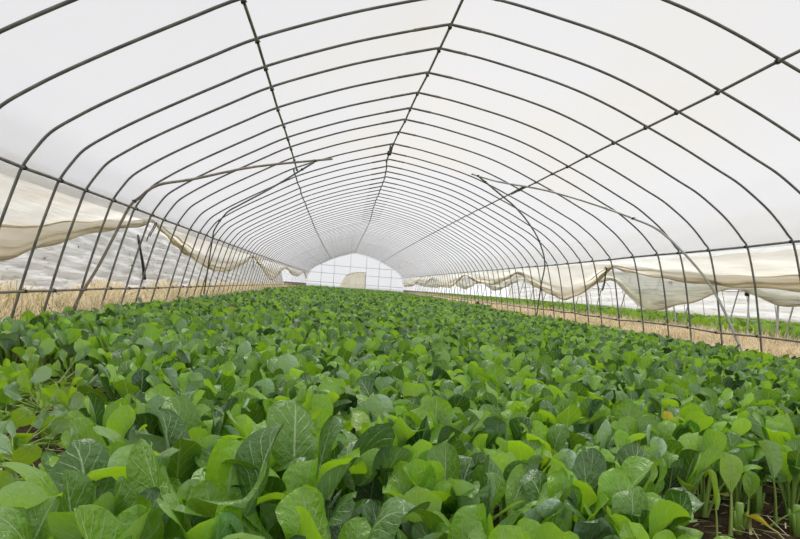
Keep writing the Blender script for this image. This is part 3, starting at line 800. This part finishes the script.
single_leaf((.07, 2.3, .17), 1.2, .06, .05, .2, .5, (.9, 1, .1), 'yellow_leaf', 'small bright yellow leaf showing among the green leaves at right', 'leaf')
single_leaf((-2.32, 3.78, .12), 4.9, .07, .06, .5, .8, (.9, .8, .1), 'yellow_leaf', 'yellow drooping leaf at the back edge of the left cut patch', 'leaf')
single_leaf((.27, 1.97, .0), 3.3, .125, .15, .08, .5, (.55, 0, .75), 'lone_leaf', 'large round dark leaf on a pale stalk at the right edge', 'leaf')
single_leaf((.05, 1.86, .0), 1.3, .115, .12, .1, .5, PAL, 'lone_leaf', 'upright yellow-green leaf on a pale stalk above the soil', 'leaf')
single_leaf((-.02, 1.80, .0), 2.3, .11, .09, .05, .35, PAL, 'lone_leaf', 'narrow upright yellow-green leaf just left of its taller neighbour', 'leaf')
single_leaf((.14, 1.93, .0), .9, .08, .09, .03, .1, GRN, 'lone_leaf', 'slim folded leaf standing alone beside the cut stub', 'leaf')
single_leaf((.24, 1.98, .0), 5.6, .09, .07, .75, .9, (.9, .25, .4), 'lone_leaf', 'bent pale leaf with yellow tip over the right bare soil', 'leaf')
single_leaf((.40, 1.98, .0), 3.9, .07, .08, .55, .9, PAL, 'lone_leaf', 'drooping pale leaf near the thick cut stub', 'leaf')

def flower(loc, h, label, size=.012, group='yellow flowers'):
    o = empty('yellow_flower', loc)
    MB().tube([(0, 0, 0), (.01, .005, h*.5), (.004, 0, h)], .0025, 5).build('stem', 'weed', o)
    m = MB()
    rf_ = random.Random(int(h*1e4))
    for i in range(7):
        cx, cy, cz = rf_.uniform(-1, 1)*size*1.4, rf_.uniform(-1, 1)*size*1.4, h + rf_.uniform(-.2, 1)*size
        for q in range(4):
            a = q*math.pi/2 + i
            ca, sa = math.cos(a), math.sin(a)
            p = lambda r_, t_, z_: (cx + r_*ca - t_*sa, cy + r_*sa + t_*ca, cz+z_)
            m.add([p(0, 0, 0), p(size*.7, -size*.45, size*.25), p(size*1.15, 0, size*.3), p(size*.7, size*.45, size*.25)], [(0, 1, 2, 3)])
    m.build('petals', 'yellow', o)
    tag(o, label, 'flower', group)
flower((-1.85, 5.12, .0), .39, 'yellow flower head rising out of the green bed on the left', .016)
flower((-2.20, 5.6, .0), .40, 'pair of pale yellow blossoms farther left in the green bed', .014)
for (x, y, z), lab in (((-3.95, 7.2, .34), 'yellow wildflower in dry grass, beside the second rail joint'), ((-3.93, 6.9, .26), 'yellow wildflower below the left rail in the dry grass'),
                       ((-3.92, 6.45, .36), 'yellow wildflower just past the nearest rail joint on the left'), ((-3.90, 6.25, .28), 'yellow wildflower low in the dry grass at the far left'), ((-3.92, 6.33, .44), 'yellow wildflower above the left rail, tallest in the grass')):
    flower((x, y, bank(x)-.02), max(.06, z-bank(x)+.04), lab, .014, 'yellow wildflowers in the left grass')

# ------------------------------------------------------------------ dry grass beside the walls
def straw(name, x0, x1, y0, y1, count, h0, h1, label, green=.06, dens_near=2.0):
    n = count
    t = RNG.random(n)**dens_near
    y = y0 + (y1-y0)*t; x = RNG.uniform(x0, x1, n) + np.array([bend(q) for q in y])
    h = RNG.uniform(h0, h1, n)*(.8+.35*np.sin(x*5+y*1.7)); az = RNG.uniform(0, 6.28, n); lean = RNG.uniform(.2, 1.25, n)
    zb = np.array([bank(q) for q in x])
    wd = RNG.uniform(.0025, .006, n)*(1+t*2.2)
    c, s = np.cos(az), np.sin(az)
    V = []
    for f, hw in ((0, 1), (.5, .8), (1, .25)):
        out = h*lean*(f**1.6); up = h*(f - .28*f*f*lean)
        for sg in (-1, 1):
            V.append(np.stack([x + c*out - s*sg*wd*hw, y + s*out + c*sg*wd*hw, np.maximum(up, 0)-.01*(f == 0) + zb], -1))
    V = np.stack(V, 1).reshape(-1, 3)
    b = (np.arange(n)*6)[:, None, None]
    Q = (np.array([[0, 1, 3, 2], [2, 3, 5, 4]])[None] + b).reshape(-1, 4)
    tint = np.stack([np.clip(RNG.beta(2, 1.6, n), 0, 1), (RNG.random(n) < green)*RNG.uniform(.4, 1, n), np.zeros(n)], -1)
    me = np_mesh(name, V, Q, None, np.repeat(tint, 6, 0), ('straw',))
    o = bpy.data.objects.new(name, me); COL.objects.link(o)
    return tag(o, label, 'dry grass', None, 'stuff')
straw('dry_grass', -4.78, -3.30, 1.0, 50, 42000, .14, .34, 'straw coloured dry grass along the left side of the tunnel', .16)
straw('dry_grass', 3.32, 5.4, 2.0, 50, 60000, .12, .30, 'straw coloured dry grass along the right side of the tunnel', .04)

def litter():
    n = 2600
    x = np.r_[RNG.uniform(-3.2, -1.7, n//2), RNG.uniform(-.5, 3.0, n//2)]; y = np.r_[RNG.uniform(.8, 3.8, n//2), RNG.uniform(.9, 2.4, n//2)]
    ln = RNG.uniform(.015, .09, n); a = RNG.uniform(0, 6.28, n); wd = RNG.uniform(.0012, .004, n); z = RNG.uniform(.002, .03, n); dz = RNG.uniform(-.01, .03, n)
    c, sn = np.cos(a), np.sin(a)
    V = np.stack([np.stack([x-sn*wd, y+c*wd, z], -1), np.stack([x+sn*wd, y-c*wd, z], -1), np.stack([x+c*ln+sn*wd, y+sn*ln-c*wd, z+dz], -1), np.stack([x+c*ln-sn*wd, y+sn*ln+c*wd, z+dz], -1)], 1).reshape(-1, 3)
    Q = (np.arange(4)[None] + 4*np.arange(n)[:, None])
    tint = np.stack([RNG.random(n), (RNG.random(n) < .45)*RNG.uniform(.3, 1, n), np.zeros(n)], -1)
    me = np_mesh('plant_litter', V, Q, None, np.repeat(tint, 4, 0), ('straw',))
    o = bpy.data.objects.new('plant_litter', me); COL.objects.link(o)
    tag(o, 'straw and leaf scraps scattered on the bare soil of the cut patches', 'plant litter', None, 'stuff')
litter()
